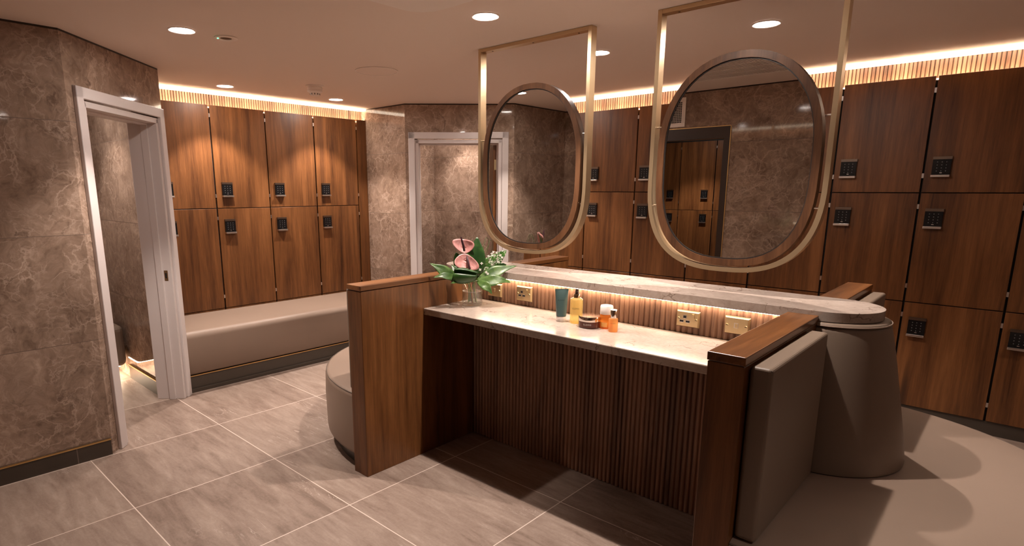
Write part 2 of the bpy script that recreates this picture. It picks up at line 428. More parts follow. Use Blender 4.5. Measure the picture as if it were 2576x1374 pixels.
for nm, b, lab in (('led_strip', (K_S+.020,K_S+.105,1.645,3.910,ZC-.016,ZC-.001), 'thin warm light line at the ceiling above the left lockers'),
                   ('led_strip', (-3.79,.45,R_S-.105,R_S-.020,ZC-.016,ZC-.001), 'long warm light line at the ceiling above the right lockers')):
    tag(MB().box(*b).build(nm, M['led_line']), lab, 'light strip', 'ceiling light lines')
for b, lab in (((K_S+.045,K_S+.068,1.65,3.905,2.2350,2.2420), 'hidden warm light strip lying on top of the left lockers'),
               ((-3.78,.44,R_S-.068,R_S-.045,2.2220,2.2290), 'hidden warm light strip lying on top of the right lockers')):
    tag(MB().box(*b).build('led_tape', M['led_warm']), lab, 'light strip', 'light strips on locker tops')

# ------------------------------------------------------------------ lockers
MODW = .507
def lock_mb(w=.094, h=.118):
    mb = MB(); mb.box(0,w,-.014,0,0,h,0)
    mb.box(-.001,w+.001,-.017,0,h-.016,h+.001,1)
    mb.box(.003,w-.003,-.0150,-.014,.013,h-.017,2)
    for i in range(3):
        for j in range(4):
            cx, cz = .024+i*.023, .030+j*.0185
            mb.add([(cx-.0024,-.0152,cz-.0028),(cx+.0024,-.0152,cz-.0028),(cx+.0024,-.0152,cz+.0028),(cx-.0024,-.0152,cz+.0028)], [(0,1,2,3)], 3)
    mb.box(w/2-.006,w/2+.006,-.0153,-.015,.0165,.0205,4)
    return mb
def locker(label, rows, locks, lock_x, top, plinth, group, depth=.38, hinge_z=(), base=None):
    t = thing('locker', label, 'locker', group=group)
    MB().box(.0005,MODW-.0005,.021,depth,plinth,top-.022).build('carcass', M['black'], t)
    if base: MB().box(0,MODW,.012,.030,0,plinth-.004).build('plinth', base, t)
    for (z0,z1), lz in zip(rows, locks):
        d = MB().box(.006,MODW-.006,0,.020,z0,z1).build('door', M['door_wood'], t, .0012, 1)
        if lz is not None:
            lk = lock_mb(); lk.v = [(x+lock_x,y,z+lz) for x,y,z in lk.v]
            lk.build('lock', [M['lock_black'],M['bronze'],M['lock_black'],M['key'],M['chrome']], d)
            MB().box(lock_x-.001,lock_x+.095,-.030,0,lz-.008,lz+.006).build('lock_handle', M['chrome'], d, .002)
        for hz in (z0+.105, z1-.085):
            h = MB().box(MODW-.0055,MODW+.0055,-.0005,.018,hz-.015,hz+.015)
            h.box(MODW-.0045,MODW+.0045,-.0015,.0,hz-.010,hz-.005); h.box(MODW-.0045,MODW+.0045,-.0015,.0,hz+.005,hz+.010)
            h.build('hinge', M['chrome'], d)
    return t
# left bank, two tiers above the bench
KR = [(1.387,2.255),(.491,1.381)]; KL = [1.490,1.168]
k_labels = ['walnut locker column half hidden by the white front door frame',
            'walnut locker column over the grey bench, second from the white front door frame',
            'walnut locker column over the grey bench, third from the white front door frame',
            'walnut locker column over the grey bench, nearest to the lit stone wall']
k0 = None
for i, lab in enumerate(k_labels):
    loc = (K_F, 1.763+i*MODW, 0)
    if k0 is None:
        k0 = locker(lab, KR, KL, .055, 2.256, 0.0, 'walnut lockers over the bench', .38)
        k0.location = loc; k0.rotation_euler = (0,0,PI/2)
        MB().box(.006,MODW-.006,.001,.020,.0,.486).build('base_panel', M['door_wood'], k0)
    else: dup(k0, loc, PI/2, lab)
tag(MB().box(0,.114,0,.022,0,2.256).build('filler_panel', M['door_wood'], None, origin=(0,0,0)), 'narrow tall walnut filler strip between left lockers and lit stone wall', 'panel')
fp = bpy.data.objects['filler_panel']; fp.location = (K_F, 3.800, 0); fp.rotation_euler = (0,0,PI/2)
# right bank, three tiers
RR = [(1.527,2.242),(.809,1.521),(.094,.803)]; RL = [1.630,1.305,.588]
r_labels = ['walnut locker column just right of the smaller mirror, above the wooden partition end',
            'narrow-looking walnut locker column between the two hanging mirrors',
            'walnut locker column behind the left half of the large mirror',
            'walnut locker column behind the right half of the large mirror',
            'walnut locker column immediately right of the large mirror frame',
            'widest-looking walnut locker column, second to the right of the large mirror',
            'walnut locker column cut by the right edge of the photo']
r0 = None
for i, lab in enumerate(r_labels):
    loc = (-3.082+i*MODW, R_F, 0)
    if r0 is None:
        r0 = locker(lab, RR, RL, .043, 2.243, .094, 'tall walnut lockers of the right wall', .42, base=M['skirt']); r0.location = loc
    else: dup(r0, loc, 0, lab)
o = MB().box(-3.80,-3.594,R_F,R_F+.022,0,2.243).build('filler_panel', M['door_wood']); tag(o, 'walnut filler panel meeting the stone wall beside the back white door', 'panel')
dup(r0, (-3.589,R_F,0), 0, 'walnut locker column mostly behind the smaller mirror')
# lockers beyond the dark doorway, seen only as a reflection
FR = [(1.143,2.10),(.20,1.137)]
f0 = locker('reflected walnut locker column, left of the gap inside the large mirror', FR, [1.312,.972], .085, 2.256, 0.0, 'reflected lockers beyond the dark doorway', .4)
MB().box(.006,MODW-.006,.001,.020,.0,.195).build('base_panel', M['door_wood'], f0)
f0.location = (-3.30,-2.94,0); f0.rotation_euler = (0,0,PI)
for q, lab in ((-3.807,'reflected walnut locker column at the left rim of the large mirror'), (-2.793,'reflected walnut locker column beside the dark frame in the large mirror')):
    dup(f0, (q,-2.94,0), PI, lab)

# ------------------------------------------------------------------ wall bench below left lockers
bt_ = thing('upholstered_bench', 'long grey leather wall bench under the left lockers', 'bench', (K_F+.34, 2.78, 0))
pr = [(-5.214,.135),(-4.560,.135),(-4.545,.150)]
pr += [(-4.595+.055*math.cos(a), .420+.055*math.sin(a)) for a in [i*PI/2/8 for i in range(9)]]
pr += [(-5.214,.476)]
def extr_y(prof, y0, y1, o):
    mb = MB(); n = len(prof)
    A = [(x-o[0],y0-o[1],z) for x,z in prof]; B = [(x-o[0],y1-o[1],z) for x,z in prof]
    mb.add(A+B, [(i,n+i,n+(i+1)%n,(i+1)%n) for i in range(n)], 0, True)
    mb.add(A, [list(range(n))]); mb.add(B, [list(range(n))[::-1]])
    return mb
ob = extr_y(pr, 1.642, 3.914, bt_.location).build('seat', M['leather_seat'], bt_, sharp=50)
o = bt_.location
MB().box(-5.2-o[0],-4.552-o[0],1.642-o[1],3.914-o[1],.0,.128).build('plinth', M['skirt'], bt_)
MB().box(-4.552-o[0],-4.546-o[0],1.642-o[1],3.914-o[1],.126,.133).build('brass_trim', M['brass_trim'], bt_)
MB().box(-4.552-o[0],-4.532-o[0],1.642-o[1],3.914-o[1],.0,.030).build('floor_edge_tile', M['skirt'], bt_, .003)

def cubicle_bench(label, x0, x1, y0, y1):
    t = thing('cubicle_bench', label, 'bench', ((x0+x1)/2,(y0+y1)/2,.12))
    o = t.location
    MB().box(x0-o[0],x1-o[0],y0-o[1],y1-o[1],0,.345).build('seat', M['leather'], t, .05, 4)
    MB().box(x0-o[0],x0+.1-o[0],y0+.05-o[1],y1-.05-o[1],-.12,.01).build('bracket', M['marble'], t)
    return t
cubicle_bench('grey floating bench glowing underneath inside the front cubicle', -5.70, -5.25, .50, 1.435)
cubicle_bench('grey bench inside the cubicle behind the back white door', -5.11, -4.72, 4.10, 4.70)
tag(MB().box(-5.57,-5.34,.6,1.40,.104,.112).build('led_tape', M['led_shelf']), 'warm light strip under the front cubicle bench', 'light strip')

# ------------------------------------------------------------------ vanity island
LU0, LU1 = -2.562, -2.444
RU0, RU1 = -.663, -.553
PV0, PV1 = 1.764, 3.640
isl = thing('vanity_island', 'walnut dressing island with tall end panels and fluted front', 'vanity', (-1.55,2.70,0))
o = isl.location
def ib(mb, name, mat, par=isl, **k): return mb.build(name, mat, par, origin=o, **k)
for a, b in ((LU0,LU1),(RU0,RU1)):
    p = ib(MB().box(a,b,PV0,PV1,0,1.031), 'end_panel', M['panel_wood'], bevel=.002, seg=1)
    ib(MB().box(a-.002,b+.002,PV0-.003,2.573,1.0335,1.061), 'capping', M['cap_wood'], p, bevel=.003)
    ib(MB().box(a-.002,b+.002,2.952,PV1+.003,1.0335,1.061), 'capping', M['cap_wood'], p, bevel=.003)
ib(MB().box(LU1,RU0,2.66,2.90,0,1.038), 'spine', M['panel_wood'])
lowf = flutes(RU0-LU1, .840, .0250, .012, 1.0); lowf.v = [(x+LU1,y+2.617,z+.004) for x,y,z in lowf.v]
ib(lowf, 'fluted_front', M['flute'])
upf = flutes(RU0-LU1, .152, .0275, .008, .85); upf.v = [(x+LU1,y+2.648,z+.885) for x,y,z in upf.v]
ib(upf, 'fluted_upstand', M['flute'])
bkf = flutes(RU0-LU1, 1.03, .0225, .012, 1.0); bkf.v = [(RU0-x,2.905-y,z+.004) for x,y,z in bkf.v]
ib(bkf, 'fluted_back', M['flute'])
tag(MB().box(LU1+.0005,RU0-.0005,2.195,2.640,.846,.884).build('stone_worktop', M['quartz'], None, .004), 'pale veined stone dressing worktop holding the vase and bottles', 'worktop')
def stadium(x0, x1, yc, r, seg=20):
    P = [(x1-r+r*math.cos(a), yc+r*math.sin(a)) for a in [-PI/2+PI*i/seg for i in range(seg+1)]]
    P += [(x0+r+r*math.cos(a), yc+r*math.sin(a)) for a in [PI/2+PI*i/seg for i in range(seg+1)]]
    return P
tag(MB().prism(stadium(-2.755,-.365,2.7625,.188), 1.040, 1.078, 0, True).build('stone_shelf', M['quartz'], None, .004), 'long round-ended pale stone shelf below the hanging mirrors', 'shelf')
tag(MB().box(LU1+.01,RU0-.01,2.618,2.636,1.0305,1.0385).build('led_tape', M['led_shelf']), 'warm light strip tucked under the stone shelf', 'light strip')

# round benches at both ends
def halfdisc(cx, cy, R, side, seg=48, flat=0.0):
    P = [(cx+side*flat, cy-R)] if flat else []
    P += [(cx+side*R*math.cos(a), cy+R*math.sin(a)) for a in [-PI/2+PI*i/seg for i in range(seg+1)]]
    return P
def round_bench(label, cx, cy, R, side):
    t = thing('round_bench', label, 'bench', (cx,cy,0), group='half-round benches at the island ends')
    rings = []
    prof = [(R-.012,.088),(R-.002,.096),(R,.110),(R+.004,.30),(R,.425)] + [(R-.028+.028*math.cos(a), .427+.028*math.sin(a)) for a in [i*PI/2/6 for i in range(7)]] + [(R-.10,.457),(.02,.459)]
    for r, z in prof: rings.append([(x-cx,y-cy,z) for x,y in halfdisc(cx,cy,r,side)])
    if side < 0: rings = [r[::-1] for r in rings]
    mb = MB().loft(rings, 0, True, True)
    mb.build('seat', M['leather_seat'], t, sharp=60)
    MB().prism([(x-cx,y-cy) for x,y in halfdisc(cx,cy,R-.053,side)], 0, .09, 0, True).build('plinth', M['skirt'], t)
    MB().tube([(x-cx,y-cy,.4475) for x,y in halfdisc(cx,cy,R-.0065,side)], .0028, 6).build('piping', M['piping'], t)
    return t
round_bench('grey leather half-round bench behind the left end panel', LU0-.001, 2.70, .925, -1)
round_bench('broad grey leather half-round bench filling the right foreground', RU1+.001, 2.70, .930, 1)

def cushion(label, x0, x1, y0, y1, z0, z1, side):
    t = thing('backrest_cushion', label, 'cushion', ((x0+x1)/2,(y0+y1)/2,z0), group='backrest cushions on the end panels')
    o = t.location
    MB().box(x0-o[0],x1-o[0],y0-o[1],y1-o[1],0,z1-z0).build('pad', M['leather'], t, .012, 4)
    xf = (x1 if side > 0 else x0)-o[0]-side*.006
    a, b, c, d = y0+.006-o[1], y1-.006-o[1], .006, z1-z0-.006
    MB().tube([(xf,a,c),(xf,a,d),(xf,b,d),(xf,b,c),(xf,a,c)], .0035, 6).build('piping', M['piping'], t)
cushion('grey leather backrest on the near right end panel', RU1+.004, RU1+.068, 1.800, 2.445, .461, 1.028, 1)
cushion('grey leather backrest on the far right end panel, behind the shelf tip', RU1+.004, RU1+.068, 3.065, 3.610, .461, 1.028, 1)
cushion('grey leather backrest on the near left end panel, seen edge-on', LU0-.068, LU0-.004, 1.800, 2.445, .461, 1.028, -1)
cushion('grey leather backrest on the far left end panel', LU0-.068, LU0-.004, 3.065, 3.610, .461, 1.028, -1)

def pod(label, cx, side):
    t = thing('leather_pod', label, 'backrest', (cx,2.7625,.459), group='flared leather ends under the shelf')
    rings = []
    for r, z in [(.300,.0),(.310,.004),(.312,.014),(.300,.10),(.272,.25),(.243,.40),(.222,.50),(.211,.545),(.208,.556),(.2005,.562),(.2005,.5635),(.206,.567),(.2045,.573),(.198,.577),(.17,.579)]:
        ring = [(side*.0, -r, z)] + [(side*(.006+r*math.cos(a)), r*math.sin(a), z) for a in [-PI/2+PI*i/32 for i in range(33)]] + [(0, r, z)]
        rings.append(ring if side > 0 else ring[::-1])
    MB().loft(rings, 0, True, True).build('cover', M['leather'], t, sharp=50)
    MB().tube([(side*(.006+.2075*math.cos(a)), .2075*math.sin(a), .5675) for a in [-PI/2+PI*i/32 for i in range(33)]], .0032, 6).build('piping', M['leather_seat'], t)
pod('flared grey leather pod under the right tip of the stone shelf', RU1+.0015, 1)
pod('flared grey leather pod under the left tip of the stone shelf', LU0-.0015, -1)

# sockets
def socket(label, x0, x1, z0, z1, power):
    t = thing('wall_socket', label, 'socket', ((x0+x1)/2, 2.640, (z0+z1)/2), group='brass sockets on the fluted upstand')
    w, h = (x1-x0)/2, (z1-z0)/2
    MB().add([(-w,0,-h),(w,0,-h),(w,0,h),(-w,0,h),(-w+.006,-.011,-h+.005),(w-.006,-.011,-h+.005),(w-.006,-.011,h-.005),(-w+.006,-.011,h-.005),
              (-w,.004,-h),(w,.004,-h),(w,.004,h),(-w,.004,h)],
             [(4,5,6,7),(0,1,5,4),(1,2,6,5),(2,3,7,6),(3,0,4,7),(0,8,9,1),(1,9,10,2),(2,10,11,3),(3,11,8,0)]).build('plate', M['brass'], t, .0015)
    for s in (-1,1):
        sc = MB(); sc.lathe([(.0001,0),(.0062,0),(.0064,.001),(.0056,.0026),(.0001,.0028)], seg=14)
        sc.v = [(x+s*(w-.014), -.011-z, y) for x,y,z in sc.v]; sc.f = [f[::-1] for f in sc.f]
        sc.box(s*(w-.014)-.0045,s*(w-.014)+.0045,-.0142,-.0136,-.0010,.0010,1)
        sc.build('screw', [M['brass'],M['black']], t)
    if power:
        for cx, cz, hw, hh in ((-.012,.010,.007,.008),(-.026,-.011,.009,.006),(.003,-.011,.009,.006)):
            sl = MB().prism([(cx+(hw+.0025)*math.cos(a), cz+(hh+.0025)*math.sin(a)) for a in [2*PI*i/16 for i in range(16)]], 0, .0008)
            sl.v = [(x,-.0112-z,y) for x,y,z in sl.v]; sl.f = [f[::-1] for f in sl.f]
            b = len(sl.v)
            sl.box(cx-hw,cx+hw,-.0128,-.012,cz-hh*.75,cz+hh*.75,1)
            sl.build('pin_hole', [M['chrome'],M['black']], t)
        MB().box(.022,.034,-.0165,-.011,.008,.028).box(.0235,.0325,-.018,-.0165,.020,.0265).build('switch', M['brass'], t, .001)
    else:
        MB().box(-.010,.008,-.0128,-.011,-.010,.013,0).box(-.006,.006,-.0138,-.0128,-.0075,.0095,1).build('outlet_insert', [M['chrome'],M['brass']], t, .0008)
    return t
socket('brass switched socket at the right, beside the blank-looking plate', -1.152,-1.042,.916,.993, True)
socket('brass plate with one small outlet, nearest the right end panel', -.930,-.822,.918,.997, False)
socket('brass switched socket between the vase and the green tube', -2.121,-2.010,.913,1.000, True)
socket('brass plate with one small outlet, behind the vase leaves', -2.345,-2.235,.912,.992, False)

# ------------------------------------------------------------------ hanging mirrors
def sup(a, b0, n0, zb, b1, n1, zt, seg=28):
    """closed oval: superellipse bottom (b0,n0) starting at zb, superellipse top (b1,n1) starting at zt"""
    P = []
    for i in range(seg+1):
        t = PI+PI*i/seg; c, s = math.cos(t), math.sin(t)
        P.append((a*math.copysign(abs(c)**(2/n0), c), zb-b0*abs(s)**(2/n0)))
    for i in range(seg+1):
        t = PI*i/seg; c, s = math.cos(t), math.sin(t)
        P.append((a*math.copysign(abs(c)**(2/n1), c), zt+b1*abs(s)**(2/n1)))
    return P
def band(outer, inner, y0, y1):
    """closed ring between two outlines (x,z), from y0 to y1"""
    n = len(outer); mb = MB()
    def q(A, ya, B, yb, sm):
        vs = [(x,ya,z) for x,z in A]+[(x,yb,z) for x,z in B]
        mb.add(vs, [(i,(i+1)%n,n+(i+1)%n,n+i) for i in range(n)], 0, sm)
    q(outer,y0,inner,y0,False); q(inner,y0,inner,y1,True); q(inner,y1,outer,y1,False); q(outer,y1,outer,y0,True)
    return mb
def offs(P, d):
    n = len(P); Q = []
    for i in range(n):
        k = 1
        t = Vector((P[(i+k)%n][0]-P[i-k][0], P[(i+k)%n][1]-P[i-k][1]))
        if t.length < 1e-9: t = Vector((1,0))
        t.normalize(); Q.append((P[i][0]-t.y*d, P[i][1]+t.x*d))
    return Q
def mirror(label, cx, tilt):
    MY = 2.783
    t = thing('hanging_mirror', label, 'mirror', (cx, MY, ZC), group='oval mirrors hung from the ceiling')
    # metal hoop: two posts joined by a rounded bottom, and a ceiling bar
    a, tw, y0, y1 = .392, .020, -.025, .025
    A = [(a,0.0)]+[(a,1.62-ZC)]
    arc = sup(a,.42,2.65,1.594-ZC,.3,2,1.7-ZC,40)[:41]
    outer = [(-a,-.0005),(-a,-.3),(-a,-.6)]+arc+[(a,-.6),(a,-.3),(a,-.0005)]
    arc_i = sup(a-tw,.42-tw,2.65,1.594-ZC,.3,2,1.7-ZC,40)[:41]
    inner = [(-a+tw,-.0005),(-a+tw,-.3),(-a+tw,-.6)]+arc_i+[(a-tw,-.6),(a-tw,-.3),(a-tw,-.0005)]
    fr = MB(); n = len(outer)
    for A_, ya, B_, yb, sm in ((outer,y0,inner,y0,False),(inner,y0,inner,y1,True),(inner,y1,outer,y1,False),(outer,y1,outer,y0,True)):
        vs = [(x,ya,z) for x,z in A_]+[(x,yb,z) for x,z in B_]
        fr.add(vs, [(i,i+1,n+i+1,n+i) for i in range(n-1)], 0, sm)
    fr.box(-a+tw+.0002,a-tw-.0002,y0,y1,-tw,-.0005)
    fr.build('hoop_frame', M['gold'], t, .0015, 2, sharp=30)
    for sx in (-.30,0,.30):
        q = MB().lathe([(.0001,0),(.005,0),(.005,.0015),(.0001,.002)], (sx,0,-tw-.002), 12); q.build('screw', M['bronze'], t)
    # walnut oval with the glass
    O = sup(.352,.42,2.65,1.622-ZC,.42,2.2,1.712-ZC)
    w = .030
    I = sup(.352-w,.42-w,2.6,1.622-ZC,.42-w,2.2,1.712-ZC)
    I2 = sup(.352-w-.005,.42-w-.005,2.6,1.622-ZC,.42-w-.005,2.2,1.712-ZC)
    ov = band(O, I, -.024, .024).build('oval_frame', M['wood_ring'], t, 0, sharp=50)
    band(I, I2, -.017, .017).build('seal', M['dark_edge'], ov, sharp=50)
    gm = MB(); n = len(I2)
    gm.add([(x,-.0135,z) for x,z in I2], [list(range(n))]); gm.add([(x,.0135,z) for x,z in I2], [list(range(n))[::-1]])
    gm.add([(x,-.0135,z) for x,z in I2]+[(x,.0135,z) for x,z in I2], [(i,n+i,n+(i+1)%n,(i+1)%n) for i in range(n)])
    gl = gm.build('glass', M['mirror'], ov)
    pc = Vector((0,0,1.667-ZC)); R = Matrix.Rotation(tilt, 4, 'X')
    ov.matrix_local = Matrix.Translation(pc) @ R @ Matrix.Translation(-pc)
    for sx in (-1,1):
        for pz in (1.47,1.84):
            MB().tube([(sx*.345,0,pz-ZC),(sx*.376,0,pz-ZC)], .0035, 8).build('pivot_pin', M['chrome'], t)
    return t
mirror('smaller-looking oval mirror over the left of the shelf, above the flowers', -2.150, 0.0)
mirror('large oval mirror over the right of the shelf reflecting a doorway', -1.007, math.radians(.55))

# ------------------------------------------------------------------ ceiling fittings
LS = 115.0
def downlight(x, y, label, energy=1.0, seen=True, cone=92, blend=.45):
    if seen:
        t = thing('downlight', label, 'ceiling light', (x,y,ZC), group='recessed round downlights')
        MB().lathe([(.070,-.0005),(.070,-.004),(.064,-.006),(.058,-.004),(.057,-.0005)], seg=40, cap=False).build('trim_ring', M['white_plastic'], t)
        MB().lathe([(.0001,-.0028),(.057,-.0028),(.057,-.0010),(.0001,-.0010)], seg=40, cap=False).build('lens', M['lens'] if energy > .36 else M['lens_dim'], t)
    L = bpy.data.lights.new('downlight_beam','SPOT'); L.energy = LS*energy; L.spot_size = math.radians(cone); L.spot_blend = blend
    L.shadow_soft_size = .014; L.color = (1.0,.86,.765)
    q = bpy.data.objects.new('downlight_beam', L); COL.objects.link(q); q.location = (x,y,ZC-.012)
downlight(-3.37,1.36,'round downlight nearest the front white door', 1.0)
downlight(-4.874,2.269,'small round downlight above the left end of the wall bench', .9)
downlight(-4.842,3.301,'small round downlight just right of the smoke detector', .9)
downlight(-2.048,2.272,'bright round downlight left of the smaller mirror frame', 1.0)
downlight(-2.06,3.325,'round downlight just right of the smaller mirror frame', 1.0)
downlight(-1.108,3.349,'round downlight framed inside the large mirror hoop', 1.0)
downlight(-1.10,2.27,'round downlight above the stone worktop near the large mirror', 1.0)
downlight(-3.40,4.19,'round downlight near the back white door, seen in the smaller mirror', .9)
downlight(.92,1.36,'round downlight by the rear right corner', .35)
downlight(.92,4.0,'round downlight above the right lockers end', .35)
downlight(-3.4,-2.2,'unseen round downlight added to light the rear passage', .9)  # unseen lamp, added so the reflected lockers do not stay dark
downlight(-.3,-2.4,'round downlight beside the rear passage entrance', .35)
downlight(-5.0,1.05,'round downlight inside the front cubicle', .45)
downlight(-4.55,4.45,'round downlight inside the back cubicle', .40)

t = thing('smoke_detector', 'white smoke detector hanging under the ceiling above the left lockers', 'smoke detector', (-4.345,2.765,ZC))
MB().lathe([(.0001,-.0005),(.072,-.0005),(.072,-.006),(.060,-.009),(.0001,-.009)], seg=36).build('base_plate', M['white_plastic'], t)
MB().lathe([(.054,-.009),(.054,-.014),(.060,-.015),(.060,-.033),(.056,-.036),(.058,-.039),(.060,-.042),(.057,-.050),(.044,-.056),(.038,-.060)], seg=36, cap=False).build('body', M['white_plastic'], t)
cg = MB().lathe([(.040,-.058),(.038,-.074),(.032,-.079),(.0001,-.080)], seg=36)
for i in range(10):
    a = 2*PI*i/10
    cg.obox((.0385*math.cos(a)-.006*math.sin(a)*.5,.0385*math.sin(a)+.006*math.cos(a)*.5,-.072), (.002*math.cos(a),.002*math.sin(a),0), (.006*math.sin(a),-.006*math.cos(a),0), (0,0,.011), 1)
cg.build('sensor_cage', [M['white_plastic'],M['dark_edge']], t)
t = thing('ceiling_speaker', 'large flat round speaker grille flush in the ceiling', 'speaker', (-3.497,2.735,ZC))
MB().lathe([(.150,-.0005),(.150,-.005),(.144,-.006),(.143,-.003)], seg=56, cap=False).build('rim', M['white_plastic'], t)
MB().lathe([(.143,-.0035),(.0001,-.0045),(.0001,-.0006),(.143,-.0006)], seg=56, cap=False).build('grille', M['ceiling'], t)
t = thing('emergency_light', 'small round emergency light with a green indicator', 'emergency light', (-3.364,1.593,ZC))
MB().lathe([(.062,-.0005),(.062,-.004),(.054,-.007),(.034,-.006),(.030,-.003)], seg=36, cap=False).build('bezel', M['white_plastic'], t)
MB().lathe([(.030,-.0035),(.012,-.005),(.0001,-.0055),(.0001,-.0006),(.030,-.0006)], seg=30, cap=False).build('lens', M['dark_edge'], t)
q = MB().lathe([(.0001,-.010),(.004,-.009),(.005,-.006),(.005,-.003)], (-.012,-.040,0), 12); q.build('indicator', M['green'], t)

# ceiling air cassette, only its rounded corner is seen directly
t = thing('air_cassette', 'pale ceiling air unit, only its rounded corner shows at the top', 'air conditioner', (-1.52,1.32,ZC))
def rrect(x0, x1, y0, y1, r, seg=8):
    P = []
    for cx, cy, a0 in ((x1-r,y1-r,0),(x0+r,y1-r,PI/2),(x0+r,y0+r,PI),(x1-r,y0+r,1.5*PI)):
        P += [(cx+r*math.cos(a0+PI/2*i/seg), cy+r*math.sin(a0+PI/2*i/seg)) for i in range(seg+1)]
    return P
MB().prism(rrect(-.705,.705,-.70,.705,.13), -.014, -.0005, 0, True).build('panel', M['white_plastic'], t, .004)
MB().box(-.565,.565,-.60,.26,-.0155,-.0142).build('grille_shade', M['black'], t)  # flat black plate painting the shade behind the grille slats
gr = MB()
for i in range(64):
    x = -.56+i*1.115/63
    gr.obox((x,-.60,-.024), (.0075,0,0), (0,.86,0), (.003,0,.008))
for y in (-.60,-.43,-.26,-.09,.08,.25): gr.box(-.565,.565,y,y+.009,-.0255,-.0157)
gr.build('grille', M['white_plastic'], t)
# wall vent over the dark doorway (seen in the mirror)
t = thing('wall_vent', 'white framed square air vent above the dark doorway', 'vent', (-2.62,.03,2.195))
MB().box(-.165,.165,0,.012,.095,.13).box(-.165,.165,0,.012,-.13,-.095).box(-.165,-.13,0,.012,-.095,.095).box(.13,.165,0,.012,-.095,.095).build('frame', M['white_plastic'], t, .002)
vm = MB().box(-.13,.13,.001,.002,-.095,.095,1)
for i in range(17): vm.box(-.13+i*.01615,-.1275+i*.01615,.002,.008,-.095,.095)
for i in range(13): vm.box(-.13,.13,.002,.008,-.095+i*.0156,-.0925+i*.0156)
vm.build('grid', [M['white_plastic'],M['black']], t)

# ------------------------------------------------------------------ things on the worktop
ZT = .8842
# camera-facing frame: r to the right of the picture, d away from the lens
RV = Vector((.7255,.6882,0)); DV = Vector((-.6882,.7255,0))
M['vase_stem'] = plain('green_stem', (.10,.17,.03), .45)
M['stem_red'] = plain('red_stem', (.27,.085,.035), .45)
def leafmat(name, c0, c1, rough=.32, edge=None):
    n = NT(name); v = n.coord()
    f = n.noise(v, 16, 4, .6, .5)
    col = n.mix(n.step(f,.35,.65), c0, c1)
    if edge:
        k = n.step(n.noise(v, 45, 4, .7, 1.2), .52, .60); col = n.mix(k, col, edge)
    return n.out(color=col, rough=rough, spec=.5)
M['leaf_dark'] = leafmat('dark_leaf', (.012,.045,.008), (.034,.095,.016), .38)
M['leaf_mid'] = leafmat('mid_leaf', (.032,.080,.016), (.085,.155,.034), .40)
M['leaf_var'] = leafmat('variegated_leaf', (.018,.075,.012), (.05,.14,.02), .35, (.72,.72,.60))
def spath():
    n = NT('pink_spathe'); v = n.coord()
    f = n.noise(n.vm('MULTIPLY', v, (1,1,1)), 22, 3, .5, 2.0)
    return n.out(color=n.ramp(f, [(.35,(.48,.20,.185)),(.55,(.57,.28,.26)),(.7,(.66,.38,.35))]), rough=.30, spec=.5)
M['spathe'] = spath()
M['spadix'] = plain('spadix_purple', (.045,.012,.018), .5)
M['petal'] = plain('white_petal', (.78,.76,.70), .5)
VB = Vector((-2.309,2.457,ZT))
t = thing('glass_vase', 'clear glass cylinder vase half filled with water', 'vase', VB)
gv = MB().lathe([(.0001,0),(.056,0),(.060,.004),(.060,.150),(.0595,.152),(.058,.150),(.0575,.014),(.052,.011),(.0001,.010)], seg=48, cap=False)
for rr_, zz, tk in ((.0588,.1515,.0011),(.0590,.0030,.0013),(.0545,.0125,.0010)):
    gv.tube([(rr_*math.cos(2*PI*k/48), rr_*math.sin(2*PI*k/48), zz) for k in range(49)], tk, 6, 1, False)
gv.build('glass', [M['glass'],M['edge_glint']], t, sharp=60)
wv = MB().lathe([(.0001,.0105),(.052,.0115),(.0570,.0145),(.0570,.083)], seg=48, cap=False)
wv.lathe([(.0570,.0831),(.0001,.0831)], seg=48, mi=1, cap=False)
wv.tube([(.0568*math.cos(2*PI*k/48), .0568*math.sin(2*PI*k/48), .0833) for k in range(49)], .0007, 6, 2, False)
wv.build('water', [M['water'],M['water_sheen'],M['edge_glint']], t, sharp=50)
def Q(px, py, d=0.0):
    """local point of the bouquet: px, py in hundredth-scaled picture offsets from the vase foot"""
    return RV*((px-1188)*.00233) + DV*d + Vector((0,0,(767-py)*.00240))
def stem(mb, tip, foot, bend=.02, r=.0028, mi=0):
    a, b = Vector(foot), Vector(tip); neck = Vector((a.x*.15+b.x*.10, a.y*.15+b.y*.10, .150))
    pts = []
    for i in range(9):
        q = i/8; pts.append(a*(1-q)**2 + neck*2*q*(1-q) + b*q*q)
    # pass inside the vase mouth
    mb.tube(pts, r, 8, mi)
def leaf_mb(path, width, nrm, fold=.25, wave=0.0, nw=8, shape=None, mb=None, mi=0):
    """blade along path (list of Vectors) with half width*shape(t), folded along the midrib"""
    mb = mb or MB(); path = [Vector(p) for p in path]; rows = []
    N = len(path)*3
    def at(u):
        u *= len(path)-1; i = min(int(u), len(path)-2); f = u-i
        p0, p1, p2, p3 = path[max(i-1,0)], path[i], path[i+1], path[min(i+2,len(path)-1)]
        return .5*((2*p1)+(p2-p0)*f+(2*p0-5*p1+4*p2-p3)*f*f+(3*p1-p0-3*p2+p3)*f**3)
    shape = shape or (lambda t: math.sin(PI*min(1,t**.75))**.8)
    for k in range(N+1):
        u = k/N; p = at(u); tg = (at(min(1,u+.01))-at(max(0,u-.01))).normalized()
        side = tg.cross(Vector(nrm)).normalized(); up = side.cross(tg)
        h = max(.0008, width*shape(u)); row = []
        for j in range(nw+1):
            s = 2*j/nw-1
            row.append(p + side*(s*h) + up*(abs(s)*h*fold + wave*h*math.sin(s*5+u*14)))
        rows.append(row)
    mb.loft(rows, mi, False, False, True)
    return mb
